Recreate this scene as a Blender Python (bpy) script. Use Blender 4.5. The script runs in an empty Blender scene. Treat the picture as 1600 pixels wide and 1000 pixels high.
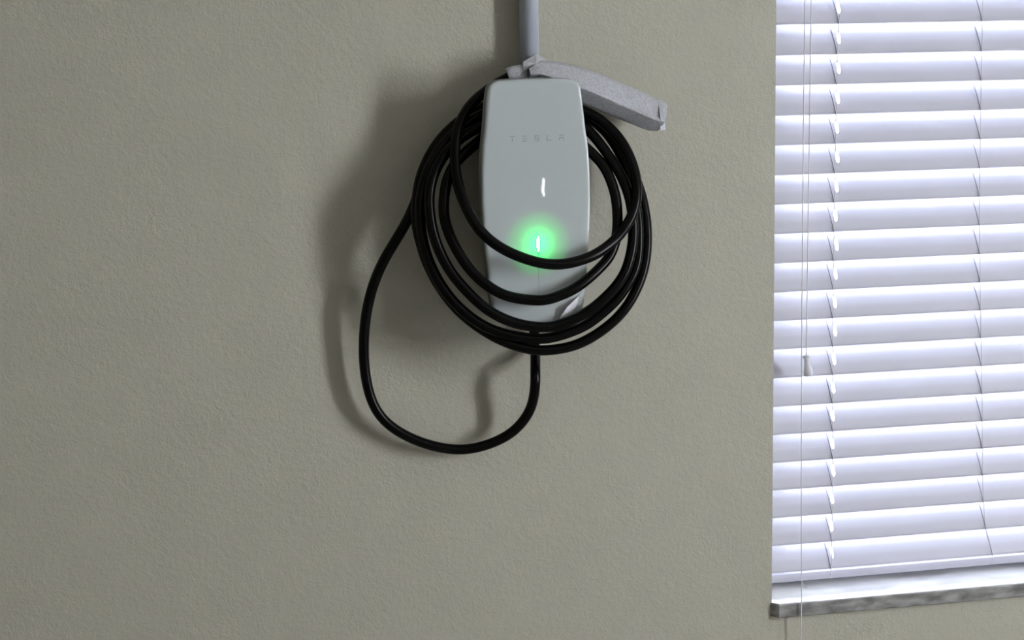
import bpy, bmesh, math, random
from mathutils import Vector, Matrix

random.seed(7)
SC = bpy.context.scene
COL = SC.collection

# ------------------------------------------------------------------ camera
cam_d = bpy.data.cameras.new('camera')
cam = bpy.data.objects.new('camera', cam_d)
COL.objects.link(cam)
cam_d.sensor_width = 36.0
cam_d.lens = 56.25                      # 2500 px focal length on a 1600 px frame
cam_d.clip_start = 0.02
R_ = Vector((0.98161226, -0.18987393, -0.0196281))
U_ = Vector((0.05022674, 0.15771423, 0.98620662))
F_ = Vector((0.1841593, 0.96905836, -0.16435097))
cam.matrix_world = Matrix(((R_.x, U_.x, -F_.x, -0.4432),
                           (R_.y, U_.y, -F_.y, -2.2285),
                           (R_.z, U_.z, -F_.z, 1.65),
                           (0, 0, 0, 1)))
SC.camera = cam

# ------------------------------------------------------------------ world, lights, exposure
world = bpy.data.worlds.new('daylight')
SC.world = world
world.use_nodes = True
bg = world.node_tree.nodes['Background']
bg.inputs[0].default_value = (0.90, 0.93, 1.0, 1)
bg.inputs[1].default_value = 30.0

def area_light(name, loc, target, sx, sy, power, color):
    d = bpy.data.lights.new(name, 'AREA')
    d.shape = 'RECTANGLE'; d.size = sx; d.size_y = sy
    d.energy = power; d.color = color
    o = bpy.data.objects.new(name, d); COL.objects.link(o)
    o.location = loc
    o.rotation_euler = (Vector(target) - Vector(loc)).to_track_quat('-Z', 'Y').to_euler()
    return o

# daylight entering by the opening in the right-hand wall
area_light('daylight_side_opening', (2.66, -2.05, 1.66), (0.0, -2.05, 1.66), 0.50, 1.48, 36, (0.985, 0.99, 0.945))
# ceiling lamp added as warm fill, out of view
area_light('ceiling_lamp_light', (-0.6, -3.0, 2.53), (-0.6, -3.0, 0), 1.2, 1.2, 3.5, (1.0, 0.88, 0.70))

SC.view_settings.view_transform = 'Standard'
SC.view_settings.look = 'None'
SC.view_settings.gamma = 1.0
SC.view_settings.use_curve_mapping = False
SC.view_settings.exposure = 0.0

# ------------------------------------------------------------------ materials
def mat(name, color, rough=0.5, spec=0.5, metallic=0.0, coat=0.0):
    m = bpy.data.materials.new(name); m.use_nodes = True
    b = m.node_tree.nodes['Principled BSDF']
    b.inputs['Base Color'].default_value = (*color, 1)
    b.inputs['Roughness'].default_value = rough
    b.inputs['Specular IOR Level'].default_value = spec
    b.inputs['Metallic'].default_value = metallic
    b.inputs['Coat Weight'].default_value = coat
    return m

def nd(m, kind, **kw):
    n = m.node_tree.nodes.new(kind)
    for k, v in kw.items():
        if k in n.inputs: n.inputs[k].default_value = v
        else: setattr(n, k, v)
    return n

def lk(m, a, b): m.node_tree.links.new(a, b)

def bump_chain(m, layers, coord='Object'):
    """layers: (scale, detail, strength, distance)"""
    tc = nd(m, 'ShaderNodeTexCoord')
    prev = None
    for sc_, det, st, dist in layers:
        n = nd(m, 'ShaderNodeTexNoise', Scale=sc_, Detail=det, Roughness=0.55)
        lk(m, tc.outputs[coord], n.inputs['Vector'])
        b = nd(m, 'ShaderNodeBump', Strength=st, Distance=dist)
        lk(m, n.outputs['Fac'], b.inputs['Height'])
        if prev: lk(m, prev.outputs[0], b.inputs['Normal'])
        prev = b
    lk(m, prev.outputs[0], m.node_tree.nodes['Principled BSDF'].inputs['Normal'])
    return tc

def vary(m, c1, c2, scale, detail=3, coord='Object', lo=0.35, hi=0.65, tc=None, vec_scale=None):
    tc = tc or nd(m, 'ShaderNodeTexCoord')
    n = nd(m, 'ShaderNodeTexNoise', Scale=scale, Detail=detail)
    src = tc.outputs[coord]
    if vec_scale:
        mp = nd(m, 'ShaderNodeMapping'); mp.inputs['Scale'].default_value = vec_scale
        lk(m, src, mp.inputs['Vector']); src = mp.outputs[0]
    lk(m, src, n.inputs['Vector'])
    r = nd(m, 'ShaderNodeValToRGB')
    r.color_ramp.elements[0].position = lo; r.color_ramp.elements[0].color = (*c1, 1)
    r.color_ramp.elements[1].position = hi; r.color_ramp.elements[1].color = (*c2, 1)
    lk(m, n.outputs['Fac'], r.inputs[0])
    lk(m, r.outputs[0], m.node_tree.nodes['Principled BSDF'].inputs['Base Color'])

M = {}
M['wall'] = mat('painted_orange_peel_wall', (0.50, 0.485, 0.42), 0.62, 0.35)
tc = bump_chain(M['wall'], [(110, 2, 0.26, 0.004), (300, 3, 0.48, 0.0016)])
vary(M['wall'], (0.476, 0.467, 0.404), (0.494, 0.483, 0.412), 26, 4, tc=tc)
M['room'] = mat('room_paint', (0.40, 0.385, 0.33), 0.8, 0.2)
tc = bump_chain(M['room'], [(90, 3, 0.3, 0.002)])
M['floor'] = mat('concrete_floor', (0.30, 0.29, 0.28), 0.7, 0.3)
vary(M['floor'], (0.25, 0.245, 0.235), (0.35, 0.34, 0.325), 4, 6)
M['ceiling'] = mat('ceiling_paint', (0.55, 0.54, 0.50), 0.85, 0.2)
bump_chain(M['ceiling'], [(60, 3, 0.3, 0.003)])
M['slat'] = mat('white_slat_vinyl', (0.575, 0.575, 0.67), 0.42, 0.4)
tc = bump_chain(M['slat'], [(30, 2, 0.04, 0.002)])
M['cord'] = mat('white_cord', (0.72, 0.71, 0.72), 0.75, 0.2)
bump_chain(M['cord'], [(900, 1, 0.2, 0.0005)])
M['tassel'] = mat('tassel_plastic', (0.70, 0.70, 0.78), 0.35, 0.5)
bump_chain(M['tassel'], [(80, 1, 0.03, 0.001)])
M['rung'] = mat('grey_ladder_string', (0.30, 0.30, 0.38), 0.8, 0.2)
bump_chain(M['rung'], [(900, 1, 0.2, 0.0005)])
M['frame'] = mat('window_frame_vinyl', (0.75, 0.75, 0.76), 0.4, 0.4)
bump_chain(M['frame'], [(60, 2, 0.03, 0.001)])
M['marble'] = mat('grey_marble', (0.5, 0.5, 0.52), 0.25, 0.5)
vary(M['marble'], (0.17, 0.168, 0.17), (0.40, 0.395, 0.40), 60, 8, lo=0.36, hi=0.66, vec_scale=(0.55, 1, 1.4))
M['marble_top'] = mat('polished_white_marble', (0.7, 0.7, 0.72), 0.14, 0.5)  # top marble lightened to carry the strong daylight on the sill
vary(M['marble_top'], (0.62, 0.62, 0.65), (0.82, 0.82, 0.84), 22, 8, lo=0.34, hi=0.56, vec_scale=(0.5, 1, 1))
M['rubber'] = mat('black_cable_rubber', (0.0018, 0.0018, 0.002), 0.27, 0.15)
bump_chain(M['rubber'], [(500, 2, 0.05, 0.0004)])
M['pvc'] = mat('grey_pvc', (0.235, 0.26, 0.30), 0.45, 0.4)
tc = bump_chain(M['pvc'], [(300, 2, 0.05, 0.0005)])
vary(M['pvc'], (0.375, 0.41, 0.485), (0.41, 0.445, 0.52), 30, 4, tc=tc)
M['shell'] = mat('grey_charger_plastic', (0.26, 0.27, 0.275), 0.4, 0.4)
bump_chain(M['shell'], [(400, 2, 0.04, 0.0004)])
M['mount'] = mat('dark_charger_body', (0.055, 0.055, 0.055), 0.55, 0.3)
bump_chain(M['mount'], [(300, 2, 0.08, 0.0006)])
M['print'] = mat('grey_logo_print', (0.36, 0.37, 0.37), 0.4, 0.3)
vary(M['print'], (0.35, 0.36, 0.36), (0.38, 0.39, 0.39), 500, 2)
M['foam'] = mat('white_foam_wrap', (0.50, 0.50, 0.555), 0.8, 0.2)
tc = bump_chain(M['foam'], [(90, 3, 0.30, 0.006), (620, 3, 0.45, 0.0016)])
vary(M['foam'], (0.45, 0.465, 0.515), (0.575, 0.59, 0.65), 300, 5, tc=tc)
M['film'] = mat('clear_milky_film', (0.80, 0.81, 0.90), 0.25, 0.5)
bump_chain(M['film'], [(120, 2, 0.3, 0.002)])
M['black_plastic'] = mat('black_plastic', (0.01, 0.01, 0.01), 0.5, 0.3)
bump_chain(M['black_plastic'], [(200, 2, 0.05, 0.0005)])

# faceplate: glass over a milky sheet that lets the light behind it through
m = bpy.data.materials.new('milky_glass_faceplate'); m.use_nodes = True; M['face'] = m
nt = m.node_tree; nt.nodes.clear()
out = nd(m, 'ShaderNodeOutputMaterial')
dif = nd(m, 'ShaderNodeBsdfDiffuse', Color=(0.585, 0.64, 0.67, 1))
tra = nd(m, 'ShaderNodeBsdfTranslucent', Color=(0.585, 0.64, 0.67, 1))
mx = nd(m, 'ShaderNodeMixShader'); mx.inputs[0].default_value = 0.10
glo = nd(m, 'ShaderNodeBsdfGlossy', Color=(1, 1, 1, 1), Roughness=0.012)
fr = nd(m, 'ShaderNodeFresnel', IOR=1.45)
mx2 = nd(m, 'ShaderNodeMixShader')
tcn = nd(m, 'ShaderNodeTexCoord'); nz = nd(m, 'ShaderNodeTexNoise', Scale=14.0, Detail=2.0)
bp = nd(m, 'ShaderNodeBump', Strength=0.03, Distance=0.002)
lk(m, tcn.outputs['Object'], nz.inputs['Vector']); lk(m, nz.outputs['Fac'], bp.inputs['Height'])
lk(m, bp.outputs[0], glo.inputs['Normal'])
lk(m, dif.outputs[0], mx.inputs[1]); lk(m, tra.outputs[0], mx.inputs[2])
lk(m, fr.outputs[0], mx2.inputs[0]); lk(m, mx.outputs[0], mx2.inputs[1]); lk(m, glo.outputs[0], mx2.inputs[2])
lk(m, mx2.outputs[0], out.inputs[0])

def emit_mat(name, color, strength):
    m = bpy.data.materials.new(name); m.use_nodes = True
    nt = m.node_tree; nt.nodes.clear()
    o = nd(m, 'ShaderNodeOutputMaterial'); e = nd(m, 'ShaderNodeEmission', Color=(*color, 1), Strength=strength)
    lk(m, e.outputs[0], o.inputs[0])
    return m
M['led_core'] = emit_mat('led_core_light', (0.72, 1.0, 0.84), 4.0)
M['led_rim'] = emit_mat('led_rim_light', (0.0, 1.0, 0.20), 1.0)
M['lamp'] = emit_mat('lamp_light', (0.93, 0.96, 1.0), 30.0)  # bright only to mirror as a glint in the faceplate
M['lamp_panel'] = emit_mat('lamp_panel_light', (1.0, 0.97, 0.9), 2.0)

# pane
m = bpy.data.materials.new('window_glass'); m.use_nodes = True; M['glass'] = m
nt = m.node_tree; nt.nodes.clear()
o_ = nd(m, 'ShaderNodeOutputMaterial'); t_ = nd(m, 'ShaderNodeBsdfTransparent', Color=(0.96, 0.98, 0.98, 1))
g_ = nd(m, 'ShaderNodeBsdfGlossy', Roughness=0.0); f_ = nd(m, 'ShaderNodeFresnel', IOR=1.45); x_ = nd(m, 'ShaderNodeMixShader')
lk(m, f_.outputs[0], x_.inputs[0]); lk(m, t_.outputs[0], x_.inputs[1]); lk(m, g_.outputs[0], x_.inputs[2]); lk(m, x_.outputs[0], o_.inputs[0])

# ------------------------------------------------------------------ helpers
def obj(name, verts, faces, material, parent=None, smooth=False, sharp=None):
    me = bpy.data.meshes.new(name)
    me.from_pydata([tuple(v) for v in verts], [], faces)
    bm = bmesh.new(); bm.from_mesh(me)
    bmesh.ops.recalc_face_normals(bm, faces=bm.faces)
    if smooth:
        for p in bm.faces: p.smooth = True
        if sharp:
            for e in bm.edges:
                if len(e.link_faces) == 2 and e.calc_face_angle(0) > math.radians(sharp): e.smooth = False
    bm.to_mesh(me); bm.free()
    me.materials.append(material)
    o = bpy.data.objects.new(name, me); COL.objects.link(o)
    if parent: attach(o, parent)
    return o

def attach(o, parent):
    o.parent = parent
    o.matrix_parent_inverse = Matrix.Translation(-Vector(parent.location))

def empty(name, loc):
    o = bpy.data.objects.new(name, None); COL.objects.link(o)
    o.location = loc; o.empty_display_size = 0.05
    return o

def tag(o, label, cat, group=None, kind=None):
    o['label'] = label; o['category'] = cat
    if group: o['group'] = group
    if kind: o['kind'] = kind
    return o

def boxes(name, lst, material, parent=None, bevel=0.0):
    bm = bmesh.new()
    for (x0, x1, y0, y1, z0, z1) in lst:
        vs = [bm.verts.new(p) for p in ((x0,y0,z0),(x1,y0,z0),(x1,y1,z0),(x0,y1,z0),(x0,y0,z1),(x1,y0,z1),(x1,y1,z1),(x0,y1,z1))]
        for q in ((0,3,2,1),(4,5,6,7),(0,1,5,4),(1,2,6,5),(2,3,7,6),(3,0,4,7)):
            bm.faces.new([vs[i] for i in q])
    if bevel:
        bmesh.ops.bevel(bm, geom=bm.edges[:], offset=bevel, segments=2, affect='EDGES')
    me = bpy.data.meshes.new(name); bm.to_mesh(me); bm.free()
    me.materials.append(material)
    o = bpy.data.objects.new(name, me); COL.objects.link(o)
    if parent: attach(o, parent)
    return o

def catmull(pts, n):
    P = [Vector(p) for p in pts]
    P = [2*P[0]-P[1]] + P + [2*P[-1]-P[-2]]
    out = []
    for i in range(1, len(P)-2):
        a, b, c, d = P[i-1], P[i], P[i+1], P[i+2]
        for k in range(n):
            t = k/n
            out.append(0.5*((2*b)+(c-a)*t+(2*a-5*b+4*c-d)*t*t+(3*b-a-3*c+d)*t**3))
    out.append(P[-2].copy())
    return out

def smooth_path(p, it):
    for _ in range(it):
        q = [v.copy() for v in p]
        for i in range(1, len(p)-1): q[i] = (p[i-1]+2*p[i]+p[i+1])*0.25
        p = q
    return p

def tube(path, radius, seg=14, cap=True):
    """radius: number or function of (0..1)"""
    verts, faces = [], []
    n = len(path)
    t = (path[1]-path[0]).normalized()
    up = Vector((0,0,1)) if abs(t.z) < 0.9 else Vector((1,0,0))
    nrm = (up - t*up.dot(t)).normalized()
    for i in range(n):
        t2 = (path[min(i+1,n-1)]-path[max(i-1,0)]).normalized()
        nrm = (nrm - t2*nrm.dot(t2)).normalized()
        b = t2.cross(nrm)
        r = radius(i/(n-1)) if callable(radius) else radius
        for k in range(seg):
            a = 2*math.pi*k/seg
            verts.append(path[i] + (nrm*math.cos(a)+b*math.sin(a))*r)
    for i in range(n-1):
        for k in range(seg):
            k2 = (k+1) % seg
            faces.append((i*seg+k, i*seg+k2, (i+1)*seg+k2, (i+1)*seg+k))
    if cap:
        faces.append(tuple(range(seg))[::-1]); faces.append(tuple((n-1)*seg+k for k in range(seg)))
    return verts, faces

def lathe(profile, base, axis, seg=24):
    axis = Vector(axis).normalized()
    u = axis.orthogonal().normalized(); v = axis.cross(u)
    verts, faces = [], []
    for (h, r) in profile:
        for k in range(seg):
            a = 2*math.pi*k/seg
            verts.append(Vector(base)+axis*h+(u*math.cos(a)+v*math.sin(a))*r)
    for i in range(len(profile)-1):
        for k in range(seg):
            k2 = (k+1) % seg
            faces.append((i*seg+k, i*seg+k2, (i+1)*seg+k2, (i+1)*seg+k))
    faces.append(tuple(range(seg))); faces.append(tuple((len(profile)-1)*seg+k for k in range(seg)))
    return verts, faces

def ring_loft(rings, cap_first=True, cap_last=True):
    n = len(rings[0]); verts = [v for r in rings for v in r]; faces = []
    for i in range(len(rings)-1):
        for k in range(n):
            k2 = (k+1) % n
            faces.append((i*n+k, i*n+k2, (i+1)*n+k2, (i+1)*n+k))
    if cap_first: faces.append(tuple(range(n)))
    if cap_last: faces.append(tuple((len(rings)-1)*n+k for k in range(n)))
    return verts, faces

# ------------------------------------------------------------------ room shell
X0, X1, YB, HT = -2.9, 2.6, -5.0, 2.6        # room extents
WX0, WX1, WZ0, WZ1 = 0.376, 1.31, 0.800, 2.06   # opening of the window with the blind
TH = 0.14
def plate_with_hole(name, a0, a1, z0, z1, h, t0, t1, axis, material):
    """wall slab with one rectangular opening; axis 'x': runs along x, thickness in y t0..t1"""
    ha0, ha1, hz0, hz1 = h
    P = [(a0,z0),(a1,z0),(a1,z1),(a0,z1)]; H = [(ha0,hz0),(ha1,hz0),(ha1,hz1),(ha0,hz1)]
    def v(p, t): return (p[0], t, p[1]) if axis == 'x' else (t, p[0], p[1])
    verts = [v(p,t0) for p in P]+[v(p,t0) for p in H]+[v(p,t1) for p in P]+[v(p,t1) for p in H]
    faces = []
    for i in range(4):
        j = (i+1) % 4
        faces += [(i,j,4+j,4+i), (8+i,8+j,12+j,12+i), (i,j,8+j,8+i), (4+i,4+j,12+j,12+i)]
    return obj(name, verts, faces, material)

w = plate_with_hole('wall_front', X0-TH, X1+TH, 0, HT, (WX0, WX1, WZ0, WZ1), 0.0, TH, 'x', M['wall'])
tag(w, 'beige grey painted wall with orange peel texture behind the charger', 'wall', kind='structure')
w = plate_with_hole('wall_right', YB, 0, 0, HT, (-2.31, -1.79, 0.91, 2.42), X1, X1+TH, 'y', M['room'])
tag(w, 'painted side wall right of the blind with a daylight opening', 'wall', kind='structure')
w = boxes('wall_left', [(X0-TH, X0, YB, 0, 0, HT)], M['room'])
tag(w, 'plain painted side wall left of the charger', 'wall', kind='structure')
w = boxes('wall_back', [(X0-TH, X1+TH, YB-TH, YB, 0, HT)], M['room'])
tag(w, 'plain painted wall facing the charger', 'wall', kind='structure')
w = boxes('floor', [(X0-TH, X1+TH, YB-TH, TH, -0.1, 0)], M['floor'])
tag(w, 'grey concrete floor of the room', 'floor', kind='structure')
w = boxes('ceiling', [(X0-TH, X1+TH, YB-TH, TH, HT, HT+0.1)], M['ceiling'])
tag(w, 'off-white ceiling of the room', 'ceiling', kind='structure')

# window with frame, pane and marble sill
win = empty('window_1', ((WX0+WX1)/2, 0.10, WZ0))
tag(win, 'daylit window behind the white blind, marble sill below', 'window', kind='structure')
fw = 0.035
boxes('window_frame', [(WX0, WX0+fw, 0.105, 0.14, 0.814, WZ1), (WX1-fw, WX1, 0.105, 0.14, 0.814, WZ1),
                       (WX0+fw, WX1-fw, 0.105, 0.14, 0.814, 0.814+fw), (WX0+fw, WX1-fw, 0.105, 0.14, WZ1-fw, WZ1)], M['frame'], win, 0.003)
boxes('window_pane', [(WX0+fw-0.003, WX1-fw+0.003, 0.121, 0.125, 0.814+fw-0.003, WZ1-fw+0.003)], M['glass'], win)
# sill: chamfered horn at its left end, slightly rounded front edge
def sill_ring(z, ins):
    return [(0.3735+ins*0.5, 0.0+0.0, z), (0.3835+ins, -0.0125+ins, z), (1.325-ins, -0.0125+ins, z), (1.325-ins, 0.0, z),
            (WX1-0.0005, 0.0, z), (WX1-0.0005, 0.112, z), (WX0+0.0005, 0.112, z), (WX0+0.0005, 0.0, z)]
v, f = ring_loft([sill_ring(0.7920, 0.0012), sill_ring(0.7932, 0.0), sill_ring(0.8118, 0.0), sill_ring(0.8136, 0.0012), sill_ring(0.8140, 0.003)])
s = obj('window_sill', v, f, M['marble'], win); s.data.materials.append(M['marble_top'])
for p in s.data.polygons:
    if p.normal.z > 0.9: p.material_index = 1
s; s['label'] = 'veined grey marble sill with a chamfered corner'

# opening in the side wall: frame only, the day comes through
w2 = empty('window_2', (X1, -2.05, 0.91))
tag(w2, 'side wall window frame letting daylight into the room', 'window', kind='structure')
boxes('window_frame', [(X1+0.03, X1+0.05, -2.31, -2.295, 0.91, 2.42), (X1+0.03, X1+0.05, -1.805, -1.79, 0.91, 2.42),
                       (X1+0.03, X1+0.05, -2.295, -1.805, 0.91, 0.925), (X1+0.03, X1+0.05, -2.295, -1.805, 2.405, 2.42)], M['frame'], w2)

# ------------------------------------------------------------------ window blind
blind = empty('window_blind', (0.84, 0.06, 0.8205))
tag(blind, 'white horizontal slat blind tilted half shut in the window', 'blind')
BX0, BX1 = 0.384, 1.302
PITCH, Z1ST = 0.0445, 1.6842
TILT = math.radians(66)
SW, ST = 0.050, 0.0028
# slat mesh, local: x along the blind, w from the room edge (0) to the outer edge (SW), crowned a little
def slat_mesh():
    hx0, hx1 = 0.4968, 0.5022
    xs = [BX0, hx0, hx1, BX1]; ws = [0.0, 0.0025, 0.0155, 0.0190, 0.0310, 0.0345, 0.0475, SW]
    verts, faces, idx = [], [], {}
    def hgt(w_): return 0.0016*math.sin(math.pi*w_/SW)
    def P(i, j, top):
        k = (i, j, top)
        if k not in idx:
            x = xs[i]; w_ = ws[j]
            if i in (1, 2) and j in (2, 5):        # rounded slot ends
                x += 0.0016*(1 if i == 1 else -1)
            th = ST/2*(0.45 if j in (0, len(ws)-1) else 1)
            c, s_ = math.cos(TILT), math.sin(TILT)
            h = hgt(w_)+(th if top else -th)
            # w runs up and outwards; the visible face looks up into the room
            idx[k] = len(verts)
            verts.append((x, w_*c - h*s_, w_*s_ + h*c))
        return idx[k]
    nj = len(ws)
    hole = lambda i, j: i == 1 and 2 <= j <= 4
    for i in range(3):
        for j in range(nj-1):
            if hole(i, j): continue
            faces.append((P(i,j,1),P(i+1,j,1),P(i+1,j+1,1),P(i,j+1,1)))
            faces.append((P(i,j,0),P(i,j+1,0),P(i+1,j+1,0),P(i+1,j,0)))
    for i in range(3):
        faces.append((P(i,0,0),P(i+1,0,0),P(i+1,0,1),P(i,0,1)))
        faces.append((P(i,nj-1,0),P(i,nj-1,1),P(i+1,nj-1,1),P(i+1,nj-1,0)))
    for j in range(nj-1):
        faces.append((P(0,j,0),P(0,j,1),P(0,j+1,1),P(0,j+1,0)))
        faces.append((P(3,j,0),P(3,j+1,0),P(3,j+1,1),P(3,j,1)))
    for j in (2, 3, 4):
        faces.append((P(1,j,0),P(1,j+1,0),P(1,j+1,1),P(1,j,1)))
        faces.append((P(2,j,0),P(2,j,1),P(2,j+1,1),P(2,j+1,0)))
    faces.append((P(1,2,0),P(1,2,1),P(2,2,1),P(2,2,0)))
    faces.append((P(1,5,0),P(2,5,0),P(2,5,1),P(1,5,1)))
    return verts, faces
v, f = slat_mesh()
slat0 = obj('slat', v, f, M['slat'])
first = True
for i in range(-7, 20):
    s = slat0 if first else slat0.copy()
    if not first: COL.objects.link(s)
    first = False
    s.parent = blind; s.matrix_parent_inverse = Matrix.Translation(-Vector(blind.location))
    hx = {13: -0.004, 16: -0.003, 17: -0.005, 18: -0.002}.get(i, 0.0)*0
    s.location = (random.uniform(-0.0015, 0.0015)+hx, 0.060, Z1ST - PITCH*i + random.uniform(-0.0004, 0.0004))
    s.rotation_euler = (math.radians(random.uniform(-0.5, 0.5)), math.radians(random.uniform(-0.015, 0.015)), 0)

# bottom rail under the last slat
prof = [(0.0645, 0.8208), (0.0630, 0.8220), (0.0626, 0.8290), (0.0632, 0.8338), (0.0645, 0.8345), (0.0760, 0.8345), (0.0760, 0.8420), (0.0950, 0.8420), (0.0965, 0.8405), (0.0965, 0.8220), (0.0950, 0.8208)]
v, f = ring_loft([[Vector((x, a, b)) for a, b in prof] for x in (BX0, BX1)])
obj('bottom_rail', v, f, M['slat'], blind)
boxes('headrail', [(BX0, BX1, 0.030, 0.085, 2.02, 2.058)], M['slat'], blind, 0.002)

# traced points, metres (cable in tenths of a millimetre)
CABLE = [(77,-220,12742),(89,-190,12532),(103,-150,12347),(92,-220,12230),(50,-410,12128),(23,-530,11986),(15,-530,11820),(-4,-470,11623),(-70,-410,11409),(-289,-310,11118),(-705,-270,10948),(-1121,-250,10914),(-1632,-250,11070),(-2037,-260,11327),(-2262,-260,11633),(-2357,-270,12054),(-2373,-280,12468),(-2333,-330,12927),(-2223,-360,13358),(-2054,-390,13729),(-1834,-420,14061),(-1649,-439,14384),(-1540,-413,14660),(-1411,-373,14943),(-1199,-321,15224),(-871,-271,15511),(-454,-236,15746),(95,-223,15838),(639,-242,15736),(995,-285,15532),(1270,-356,15241),(1463,-458,14881),(1581,-561,14525),(1626,-660,14145),(1608,-750,13813),(1531,-850,13458),(1350,-930,13116),(1141,-980,12863),(856,-1010,12657),(550,-1020,12504),(268,-1020,12451),(14,-1020,12443),(-148,-1020,12470),(-474,-1000,12573),(-793,-960,12762),(-1071,-900,12989),(-1318,-830,13301),(-1515,-740,13704),(-1600,-670,14079),(-1623,-630,14313),(-1600,-586,14588),(-1510,-511,14929),(-1313,-437,15260),(-1057,-378,15521),(-697,-341,15755),(-287,-324,15876),(122,-321,15910),(572,-340,15811),(925,-382,15590),(1181,-454,15310),(1360,-566,14928),(1453,-690,14513),(1478,-790,14119),(1460,-850,13812),(1419,-890,13567),(1333,-930,13387),(1143,-980,13133),(930,-1020,12961),(686,-1040,12788),(444,-1060,12696),(151,-1070,12624),(-29,-1070,12624),(-173,-1070,12632),(-600,-1070,12735),(-921,-1050,12916),(-1223,-1000,13206),(-1439,-920,13566),(-1557,-840,13938),(-1593,-790,14283),(-1568,-734,14582),(-1477,-653,14903),(-1280,-567,15214),(-1033,-497,15464),(-691,-452,15671),(-308,-428,15792),(98,-425,15807),(542,-460,15674),(859,-533,15412),(1077,-634,15101),(1230,-741,14828),(1313,-837,14584),(1350,-928,14315),(1349,-990,14002),(1297,-1040,13743),(1202,-1080,13476),(1017,-1120,13258),(762,-1150,13052),(538,-1170,12924),(228,-1180,12808),(-49,-1180,12795),(-431,-1180,12886),(-786,-1160,13086),(-1076,-1100,13398),(-1270,-1040,13661),(-1417,-980,14017),(-1472,-940,14337),(-1472,-875,14634),(-1391,-788,14910),(-1212,-692,15175),(-974,-613,15381),(-679,-569,15527),(-334,-542,15612),(25,-542,15603),(396,-570,15462),(683,-612,15271),(895,-667,15073),(1036,-718,14895),(1129,-805,14606),(1150,-875,14362),(1135,-940,14076),(1084,-990,13888),(999,-1030,13719),(888,-1070,13604),(655,-1160,13431),(424,-1220,13296),(136,-1260,13205),(-62,-1270,13181),(-415,-1270,13237),(-638,-1250,13328),(-878,-1190,13515),(-1061,-1120,13749),(-1201,-1050,14025),(-1285,-1020,14285),(-1291,-980,14506),(-1233,-879,14799),(-1092,-745,15036),(-892,-626,15196),(-625,-496,15382),(-309,-411,15616),(59,-395,15781),(501,-451,15798),(836,-527,15668),(1024,-575,15550),(1222,-651,15345),(1344,-736,15116),(1411,-838,14873),(1423,-936,14623),(1374,-1010,14410),(1307,-1050,14258),(1226,-1080,14140),(1068,-1120,13956),(775,-1240,13789),(524,-1310,13712),(219,-1360,13670),(-76,-1380,13712),(-398,-1380,13830),(-651,-1350,13975),(-864,-1300,14176),(-1008,-1216,14448),(-1091,-1079,14723),(-1111,-917,14995),(-1085,-796,15263),(-1040,-709,15473),(-932,-620,15683),(-775,-555,15868),(-542,-510,16034),(-358,-490,16134),(-232,-496,16192)]
SLEEVE = [(-0.0008,-0.0500,1.6248), (0.0153,-0.0500,1.6253), (0.0385,-0.0510,1.6196), (0.0670,-0.0520,1.6094), (0.1030,-0.0530,1.5936), (0.1395,-0.0530,1.5778), (0.1681,-0.0530,1.5651), (0.1852,-0.0530,1.5589)]
NECK = [(-0.0285,-0.0490,1.6202), (-0.0179,-0.0500,1.6230), (-0.0026,-0.0500,1.6248)]
CRUMPLE = [(-0.0093,-0.0610,1.6250), (-0.0082,-0.0610,1.6380), (0.0001,-0.0560,1.6421), (0.0130,-0.0460,1.6488), (0.0241,-0.0440,1.6425), (0.0371,-0.0460,1.6335), (0.0179,-0.0640,1.6314), (0.0028,-0.0680,1.6317)]
FLAP1 = [(0.1846,-0.0600,1.5804), (0.2010,-0.0420,1.5657), (0.1908,-0.0560,1.5597)]
FLAP2 = [(0.1819,-0.0630,1.5809), (0.1880,-0.0580,1.5785), (0.1926,-0.0560,1.5588), (0.1957,-0.0500,1.5397), (0.1836,-0.0660,1.5399), (0.1801,-0.0785,1.5590)]
FILM = [(0.0546,-0.1056,1.3191), (0.0523,-0.1052,1.3076), (0.0439,-0.1054,1.2928), (0.0238,-0.1100,1.2865), (0.0356,-0.1150,1.3054)]
CORD1 = [(0.4326,0.0360,1.8824), (0.4310,0.0300,1.7185), (0.4286,0.0240,1.5516), (0.4239,0.0100,1.2479), (0.4208,-0.0020,1.0342), (0.4179,-0.0145,0.8571), (0.4176,-0.0165,0.8121), (0.4172,-0.0165,0.7558), (0.4167,-0.0165,0.6732)]
CORD2 = [(0.4423,0.0360,1.8824), (0.4424,0.0340,1.7185), (0.4405,0.0310,1.4849), (0.4392,0.0290,1.2636), (0.4386,0.0280,1.1892)]
TAS = [(0.4386,0.0280,1.1892), (0.4425,0.0280,1.1573)]
LADL = [(0.4966,0.0585,1.7261), (0.4957,0.0585,1.6841), (0.4938,0.0585,1.6399), (0.4932,0.0585,1.5954), (0.4927,0.0585,1.5066), (0.4919,0.0585,1.4177), (0.4926,0.0585,1.3307), (0.4923,0.0585,1.2416), (0.4936,0.0585,1.1524), (0.4937,0.0585,1.1059), (0.4955,0.0585,1.0160), (0.4957,0.0585,0.9283), (0.4958,0.0585,0.8835), (0.4949,0.0585,0.8343)]
LADR = [(0.7259,0.0585,1.6852), (0.7274,0.0585,1.5513), (0.7294,0.0585,1.4179), (0.7326,0.0585,1.3302), (0.7377,0.0585,1.2180), (0.7433,0.0585,1.1061), (0.7485,0.0585,0.9725), (0.7515,0.0585,0.9281), (0.7567,0.0585,0.8843), (0.7704,0.0585,0.8384)]
LADL = [(0.4975, 0.0582, 2.02)] + LADL
LADR = [(0.7225, 0.0582, 2.02)] + LADR
lc = lambda pts: [Vector(p) for p in pts]
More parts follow.
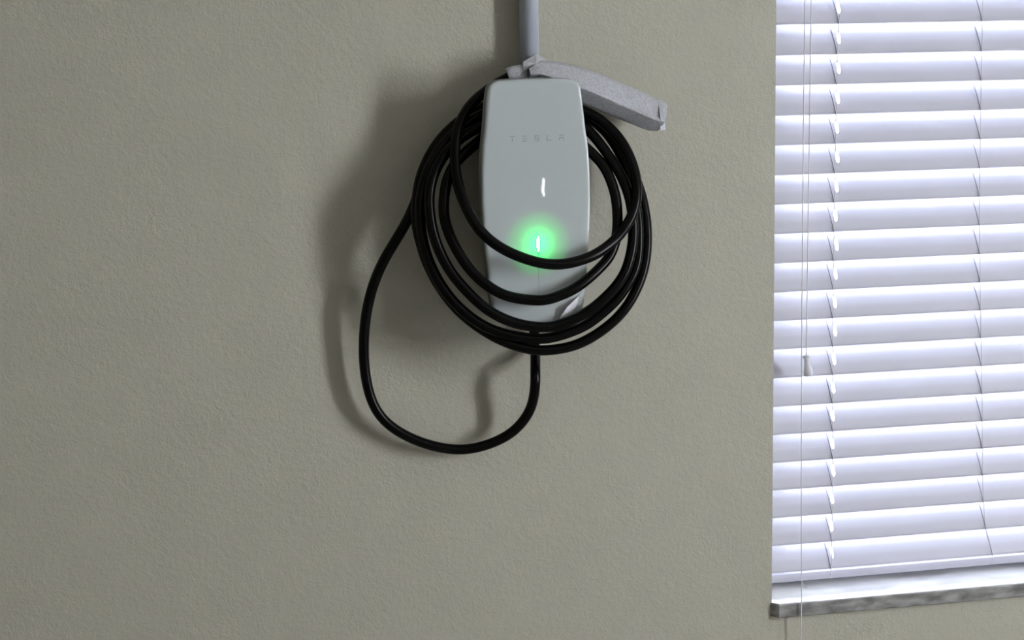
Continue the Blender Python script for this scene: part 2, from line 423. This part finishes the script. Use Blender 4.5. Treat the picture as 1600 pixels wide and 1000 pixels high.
for nm, L_ in (('ladder_cord', LADL), ('ladder_cord', LADR)):
    L_ = [(x, 0.0572, z) for x, y, z in L_] + [(L_[-1][0]-0.004, 0.0580, 0.8235)]
    v, f = tube(catmull(L_, 4), 0.00055, 6); lo = obj(nm, v, f, M['cord'], blind, True)
    # rungs lying on the slats
    v, f = [], []
    for i in range(-7, 20):
        z = Z1ST - PITCH*i
        x = L_[0][0]
        for (p, q) in zip(L_[:-1], L_[1:]):
            if p[2] >= z >= q[2]: x = p[0] + (q[0]-p[0])*(p[2]-z)/(p[2]-q[2])
        ct, sn = math.cos(TILT), math.sin(TILT)
        def onslat(dx, w_, h): return Vector((x+dx, 0.060+w_*ct-h*sn, z+w_*sn+h*ct))
        hh = lambda w_: 0.0016*math.sin(math.pi*w_/SW)+0.0018
        v2, f2 = tube([onslat(0, -0.001, 0.0016), onslat(-0.0008, 0.008, hh(.008)), onslat(-0.0022, 0.020, hh(.02)), onslat(-0.0034, 0.031, hh(.031)), onslat(-0.0046, 0.040, hh(.04))], 0.0006, 6)
        o_ = len(v); v += v2; f += [tuple(k+o_ for k in q) for q in f2]
    obj('ladder_rungs', v, f, M['rung'], blind, True)['kind'] = 'stuff'
v, f = tube(catmull([(0.4326+.0014, 0.044, 2.02)] + CORD1, 6), 0.0008, 8); obj('lift_cord', v, f, M['cord'], blind, True)
v, f = tube(catmull([(0.4424, 0.044, 2.02)] + CORD2, 6), 0.0008, 8); obj('lift_cord', v, f, M['cord'], blind, True)
a, b = Vector(TAS[0]), Vector(TAS[1])
prof = [(-.0012, .0035), (-.0006, .0058), (.0012, .0064), (.0026, .0060), (.0038, .0046), (.009, .0043), (.015, .0050), (.021, .0066), (.026, .0074), (.0295, .0072), (.0312, .0058), (.0316, .003)]
v, f = lathe(prof, a, b-a, 20); obj('tassel', v, f, M['tassel'], blind, True)
# plastic plug hanging out under the rail
v, f = tube(catmull([(0.446, 0.0560, 0.8235), (0.4462, 0.0520, 0.8205), (0.4475, 0.0475, 0.8172), (0.4515, 0.0450, 0.8152)], 5), 0.0007, 6)
obj('cord_end', v, f, M['cord'], blind, True)

# ------------------------------------------------------------------ conduit
cd = empty('electrical_conduit', (0.0097, -0.0185, 1.60))
tag(cd, 'grey plastic conduit pipe running up the wall above the charger', 'conduit')
v, f = tube([Vector((0.0090, -0.0185, 1.600)), Vector((0.0094, -0.0185, 1.75)), Vector((0.0110, -0.0185, HT-0.002))], 0.0133, 24)
obj('pipe', v, f, M['pvc'], cd, True)
v, f = lathe([(0, .0150), (0.0015, .0165), (.034, .0165), (.036, .0150)], (0.0090, -0.0185, 1.597), (0, 0, 1))
obj('coupling', v, f, M['pvc'], cd, True)
boxes('pipe_strap', [(-0.030, 0.050, -0.0015, 0.0, 1.905, 1.925), (-0.0058, 0.0258, -0.0335, -0.0015, 1.905, 1.925)], M['pvc'], cd)

# ------------------------------------------------------------------ wall charger
CX = -0.0022
ch = empty('wall_charger', (CX, 0.0, 1.28))
tag(ch, 'white glass-faced wall charger for electric cars with glowing green light', 'charger')
# half outline of the faceplate (half width, height)
half = [(0.0, 1.6158), (0.030, 1.6154), (0.048, 1.6143), (0.0565, 1.6118), (0.0610, 1.6075), (0.0634, 1.6010), (0.0662, 1.5800), (0.0690, 1.5520), (0.0724, 1.5260),
        (0.0742, 1.5010), (0.0752, 1.4750), (0.0752, 1.4480), (0.0740, 1.4200), (0.0722, 1.3950), (0.0698, 1.3650), (0.0672, 1.3350), (0.0640, 1.3090),
        (0.0612, 1.2960), (0.0560, 1.2880), (0.0470, 1.2838), (0.030, 1.2820), (0.0, 1.2815)]
def resample(pts, n):
    P = catmull([(a, 0, b) for a, b in pts], 6)
    L = [0.0]
    for i in range(1, len(P)): L.append(L[-1]+(P[i]-P[i-1]).length)
    out = []; k = 0
    for q in range(n):
        t = L[-1]*q/(n-1)
        while k < len(P)-2 and L[k+1] < t: k += 1
        u = (t-L[k])/max(L[k+1]-L[k], 1e-9); out.append(P[k].lerp(P[k+1], min(u, 1)))
    return out
hp = resample(half, 90)
outline = [Vector((p.x, 0, p.z)) for p in hp] + [Vector((-p.x, 0, p.z)) for p in hp[-2:0:-1]]
nO = len(outline)
nrmO = []
for i in range(nO):
    t = outline[(i+1) % nO]-outline[i-1]
    nrmO.append(Vector((-t.z, 0, t.x)).normalized()*(-1))
if nrmO[0].z < 0: nrmO = [-n for n in nrmO]
def oring(off, y): return [Vector((CX+p.x+n.x*off, y, p.z+n.z*off)) for p, n in zip(outline, nrmO)]
FY = -0.105
v, f = ring_loft([oring(-0.0003, -0.0905), oring(0.0, -0.092), oring(0.0, FY+0.0030), oring(-0.0003, FY+0.0018), oring(-0.0011, FY+0.0010), oring(-0.0024, FY+0.0004), oring(-0.0042, FY), oring(-0.006, FY), oring(-0.012, FY)], False, True)
obj('faceplate', v, f, M['face'], ch, True)
v, f = ring_loft([oring(-0.006, -0.0885), oring(0.0002, -0.0885), oring(0.0010, -0.0875), oring(0.0012, -0.084), oring(0.0, -0.0785), oring(-0.006, -0.076)])
obj('front_shell', v, f, M['shell'], ch, True, 35)
v, f = ring_loft([oring(-0.0012, -0.0908), oring(-0.0012, -0.0884)])
obj('backing_plate', v, f, M['mount'], ch)  # unseen dark plate added to soak up stray green glow
def scaled(sx, z0, z1, y):
    zc = (1.6158+1.2815)/2; hz = (1.6158-1.2815)/2
    return [Vector((CX+p.x*sx, y, (z0+z1)/2+(p.z-zc)/hz*(z1-z0)/2)) for p in outline]
v, f = ring_loft([scaled(.62, 1.330, 1.530, -0.0765), scaled(.62, 1.325, 1.532, -0.06), scaled(.66, 1.315, 1.536, -0.022)])
obj('cable_spool', v, f, M['mount'], ch, True)
v, f = ring_loft([scaled(.74, 1.302, 1.600, -0.0225), scaled(.76, 1.300, 1.602, -0.020), scaled(.76, 1.300, 1.602, -0.0002)])
obj('mounting_base', v, f, M['mount'], ch, True)
v, f = tube([Vector((0.0010, -0.0225, 1.325)), Vector((0.0010, -0.0225, 1.298)), Vector((0.0010, -0.0222, 1.286))], lambda t: 0.0115-0.002*t, 18)
obj('cable_gland', v, f, M['black_plastic'], ch, True)
# logo: five thin letters
lx0, lz, lw, lh, st = -0.0378, 1.5365, 0.0066, 0.0076, 0.0011
def strokes(name, rects, dx):
    boxes(name, [(lx0+dx+x0, lx0+dx+x1, FY-0.00025, FY+0.0004, lz+z0, lz+z1) for x0, x1, z0, z1 in rects], M['print'], ch)
h2 = lh/2
strokes('letter', [(0, lw, h2-st, h2), (lw/2-st/2, lw/2+st/2, -h2, h2-st*1.9)], 0.0)
strokes('letter', [(0, lw, h2-st, h2), (0, lw, -st/2, st/2), (0, lw, -h2, -h2+st)], 0.0168)
strokes('letter', [(0, lw, h2-st, h2), (0, lw, -st/2, st/2), (0, lw, -h2, -h2+st), (0, st, st/2, h2-st), (lw-st, lw, -h2+st, -st/2)], 0.0338)
strokes('letter', [(0, st, -h2, h2), (st, lw, -h2, -h2+st)], 0.0508)
strokes('letter', [(0, lw, h2-st, h2), (0, lw, -st/2, st/2), (0, st, -h2, -st/2-0.0004), (lw-st, lw, -h2, -st/2-0.0004)], 0.0680)
# light bar
def lens(name, hw, hh, zc, y0, y1, material, par):
    pts = []
    for k in range(28):
        a = 2*math.pi*k/28
        pts.append((-0.0012+hw*math.sin(a)*(0.75+0.25*abs(math.sin(a))), zc+hh*math.cos(a)))
    v, f = ring_loft([[Vector((x, y0, z)) for x, z in pts], [Vector((x, y1, z)) for x, z in pts]])
    o = obj(name, v, f, material, par)
    return o
o = lens('status_light', 0.0034, 0.0134, 1.3930, FY+0.0002, FY-0.0003, M['led_rim'], ch); led = o; o['label'] = 'glowing green status light'
lens('light_core', 0.0024, 0.0115, 1.3932, FY+0.0001, FY-0.0006, M['led_core'], led)
boxes('light_slit', [(-0.0016, -0.0008, FY-0.00025, FY+0.0003, 1.367, 1.3805)], M['led_rim'], led)
boxes('light_slit', [(-0.0015, -0.0009, FY-0.0002, FY+0.0003, 1.310, 1.3655)], M['print'], ch)
gl = bpy.data.lights.new('status_light_lamp', 'POINT'); gl.energy = 0.55; gl.color = (0.0, 1.0, 0.12); gl.shadow_soft_size = 0.003
go = bpy.data.objects.new('status_light_lamp', gl); COL.objects.link(go); go.location = (-0.0012, FY+0.0125, 1.3930); attach(go, ch)
ang = [2*math.pi*k/40 for k in range(40)]
circ = lambda r, y: [Vector((-0.0012+r*math.cos(a), y, 1.3930+r*math.sin(a))) for a in ang]
v, f = ring_loft([circ(0.040, -0.0908), circ(0.040, FY+0.0012), circ(0.0412, FY+0.0012), circ(0.0412, -0.0908)], False, False)
obj('light_baffle', v, f, M['mount'], ch)  # unseen ring added to keep green glow off the plate sides
# peeling corner of the protective film
FILM_B = [(x, y+0.0004, z) for x, y, z in FILM]
v, f = ring_loft([FILM, FILM_B]); o = obj('protective_film', v, f, M['film'], ch); o['label'] = 'milky corner of peeling protective film'

# ------------------------------------------------------------------ cable
cb = empty('charging_cable', (0.0010, -0.022, 1.29))
tag(cb, 'black charging cable coiled around the wall charger with one loop hanging', 'cable')
path = smooth_path(catmull([(a/1e4, b/1e4, c/1e4) for a, b, c in CABLE], 6), 14)
v, f = tube(path, 0.0073, 20); obj('cord', v, f, M['rubber'], cb, True)

# ------------------------------------------------------------------ foam sleeve around the plug
sl = empty('foam_sleeve', (0.0107, -0.05, 1.60))
tag(sl, 'whitish foam sleeve wrapped around the plug on top of the charger', 'sleeve')
ax = catmull(SLEEVE, 5)
rings = []
n = len(ax)
NS = 30
for i, c in enumerate(ax):
    t = (ax[min(i+1, n-1)]-ax[max(i-1, 0)]).normalized()
    side = Vector((0, -1, 0)); side = (side-t*side.dot(t)).normalized(); up = side.cross(t).normalized()
    if up.z < 0: up = -up
    u = i/(n-1)
    # half height and half depth along the sleeve
    hh = 0.0115 + 0.0115*min(1, u/0.50) if u < 0.5 else 0.0230
    if u > 0.94: hh *= 1-(u-0.94)*1.2
    hd = 0.016 + 0.003*u
    sec = [(0.0, 1.0), (0.62, 0.80), (1.30, -0.26), (1.28, -0.32), (0.20, -1.0), (-0.5, -1.0), (-1.0, -0.4), (-1.0, 0.45), (-0.55, 0.93)]
    ring = []
    for k in range(len(sec)):
        p, q = sec[k], sec[(k+1) % len(sec)]
        for s_ in range(4):
            a = s_/4
            x = (p[0]+(q[0]-p[0])*a)*hd; z = (p[1]+(q[1]-p[1])*a)*hh
            ph = k+a
            w_ = 1+0.018*math.sin(11*u+1.3*ph)+0.014*math.sin(27*u-0.9*ph)
            ring.append(c + side*x*w_ + up*z*w_)
    rings.append(ring)
# pinched, folded-in far end
last = rings[-1]; cen = sum(last, Vector())/len(last)
tdir = (ax[-1]-ax[-2]).normalized()
rings.append([cen+(p-cen)*0.96+tdir*0.004 for p in last])
rings.append([cen+(p-cen)*0.62+tdir*0.001 for p in last])
rings.append([cen+(p-cen)*0.15-tdir*0.008 for p in last])
v, f = ring_loft(rings); obj('sleeve_body', v, f, M['foam'], sl, True, 38)
def fold(name, pts, mat_, th=0.0012, bulge=0.0):
    P = [Vector(p) for p in pts]
    c = sum(P, Vector())/len(P) + Vector((0, -bulge, 0))
    Q = [p+Vector((0, th, 0)) for p in P]
    n_ = len(P)
    verts = P+[c]+Q+[c+Vector((0, th, 0))]
    faces = []
    for i in range(n_):
        j = (i+1) % n_
        faces += [(i, j, n_), (n_+1+j, n_+1+i, 2*n_+1), (i, n_+1+i, n_+1+j, j)]
    return obj(name, verts, faces, mat_, sl)
def sheet(name, pts, faces, th):
    P = [Vector(p) for p in pts]; n_ = len(P)
    Q = [p+Vector((-th*0.3, th, 0)) for p in P]
    fs = list(faces)+[tuple(n_+i for i in reversed(q)) for q in faces]
    cnt = {}
    for q in faces:
        for a, b_ in zip(q, q[1:]+q[:1]): cnt[(a, b_)] = 1
    for (a, b_) in cnt:
        if (b_, a) not in cnt: fs.append((a, n_+a, n_+b_, b_))
    return obj(name, P+Q, fs, M['foam'], sl)
sheet('end_fold', FLAP1, [(0, 1, 2)], 0.001)
sheet('end_fold', FLAP2, [(0, 1, 2, 5), (5, 2, 3, 4)], 0.001)
fold('crumpled_end', CRUMPLE, M['foam'], 0.006, 0.006)
nk = catmull(NECK, 6)
v, f = tube(nk, lambda t: 0.0098+0.0010*math.sin(math.pi*t), 16)
obj('neck_wrap', v, f, M['foam'], sl, True)

# ------------------------------------------------------------------ behind the camera: unseen emitters added for glint and fill
wl = empty('wall_lamp', (1.04, YB, 1.06))  # added source, shaped so its reflection makes the faceplate glint
tag(wl, 'small slim lamp on the wall facing the charger', 'lamp')
boxes('lamp_housing', [(1.005, 1.075, YB, YB+0.03, 1.00, 1.13)], M['black_plastic'], wl, 0.003)
boxes('lamp_tube', [(1.0370, 1.0435, YB+0.03, YB+0.036, 1.066, 1.095), (1.0345, 1.0435, YB+0.03, YB+0.036, 1.036, 1.066), (1.0385, 1.0435, YB+0.03, YB+0.036, 1.028, 1.036)], M['lamp'], wl)
cl = empty('ceiling_lamp', (-0.6, -3.0, HT))  # fitting added to go with the warm fill light
tag(cl, 'square ceiling lamp above the middle of the room', 'lamp')
boxes('lamp_housing', [(-1.25, 0.05, -3.65, -2.35, HT-0.045, HT-0.001)], M['frame'], cl, 0.003)
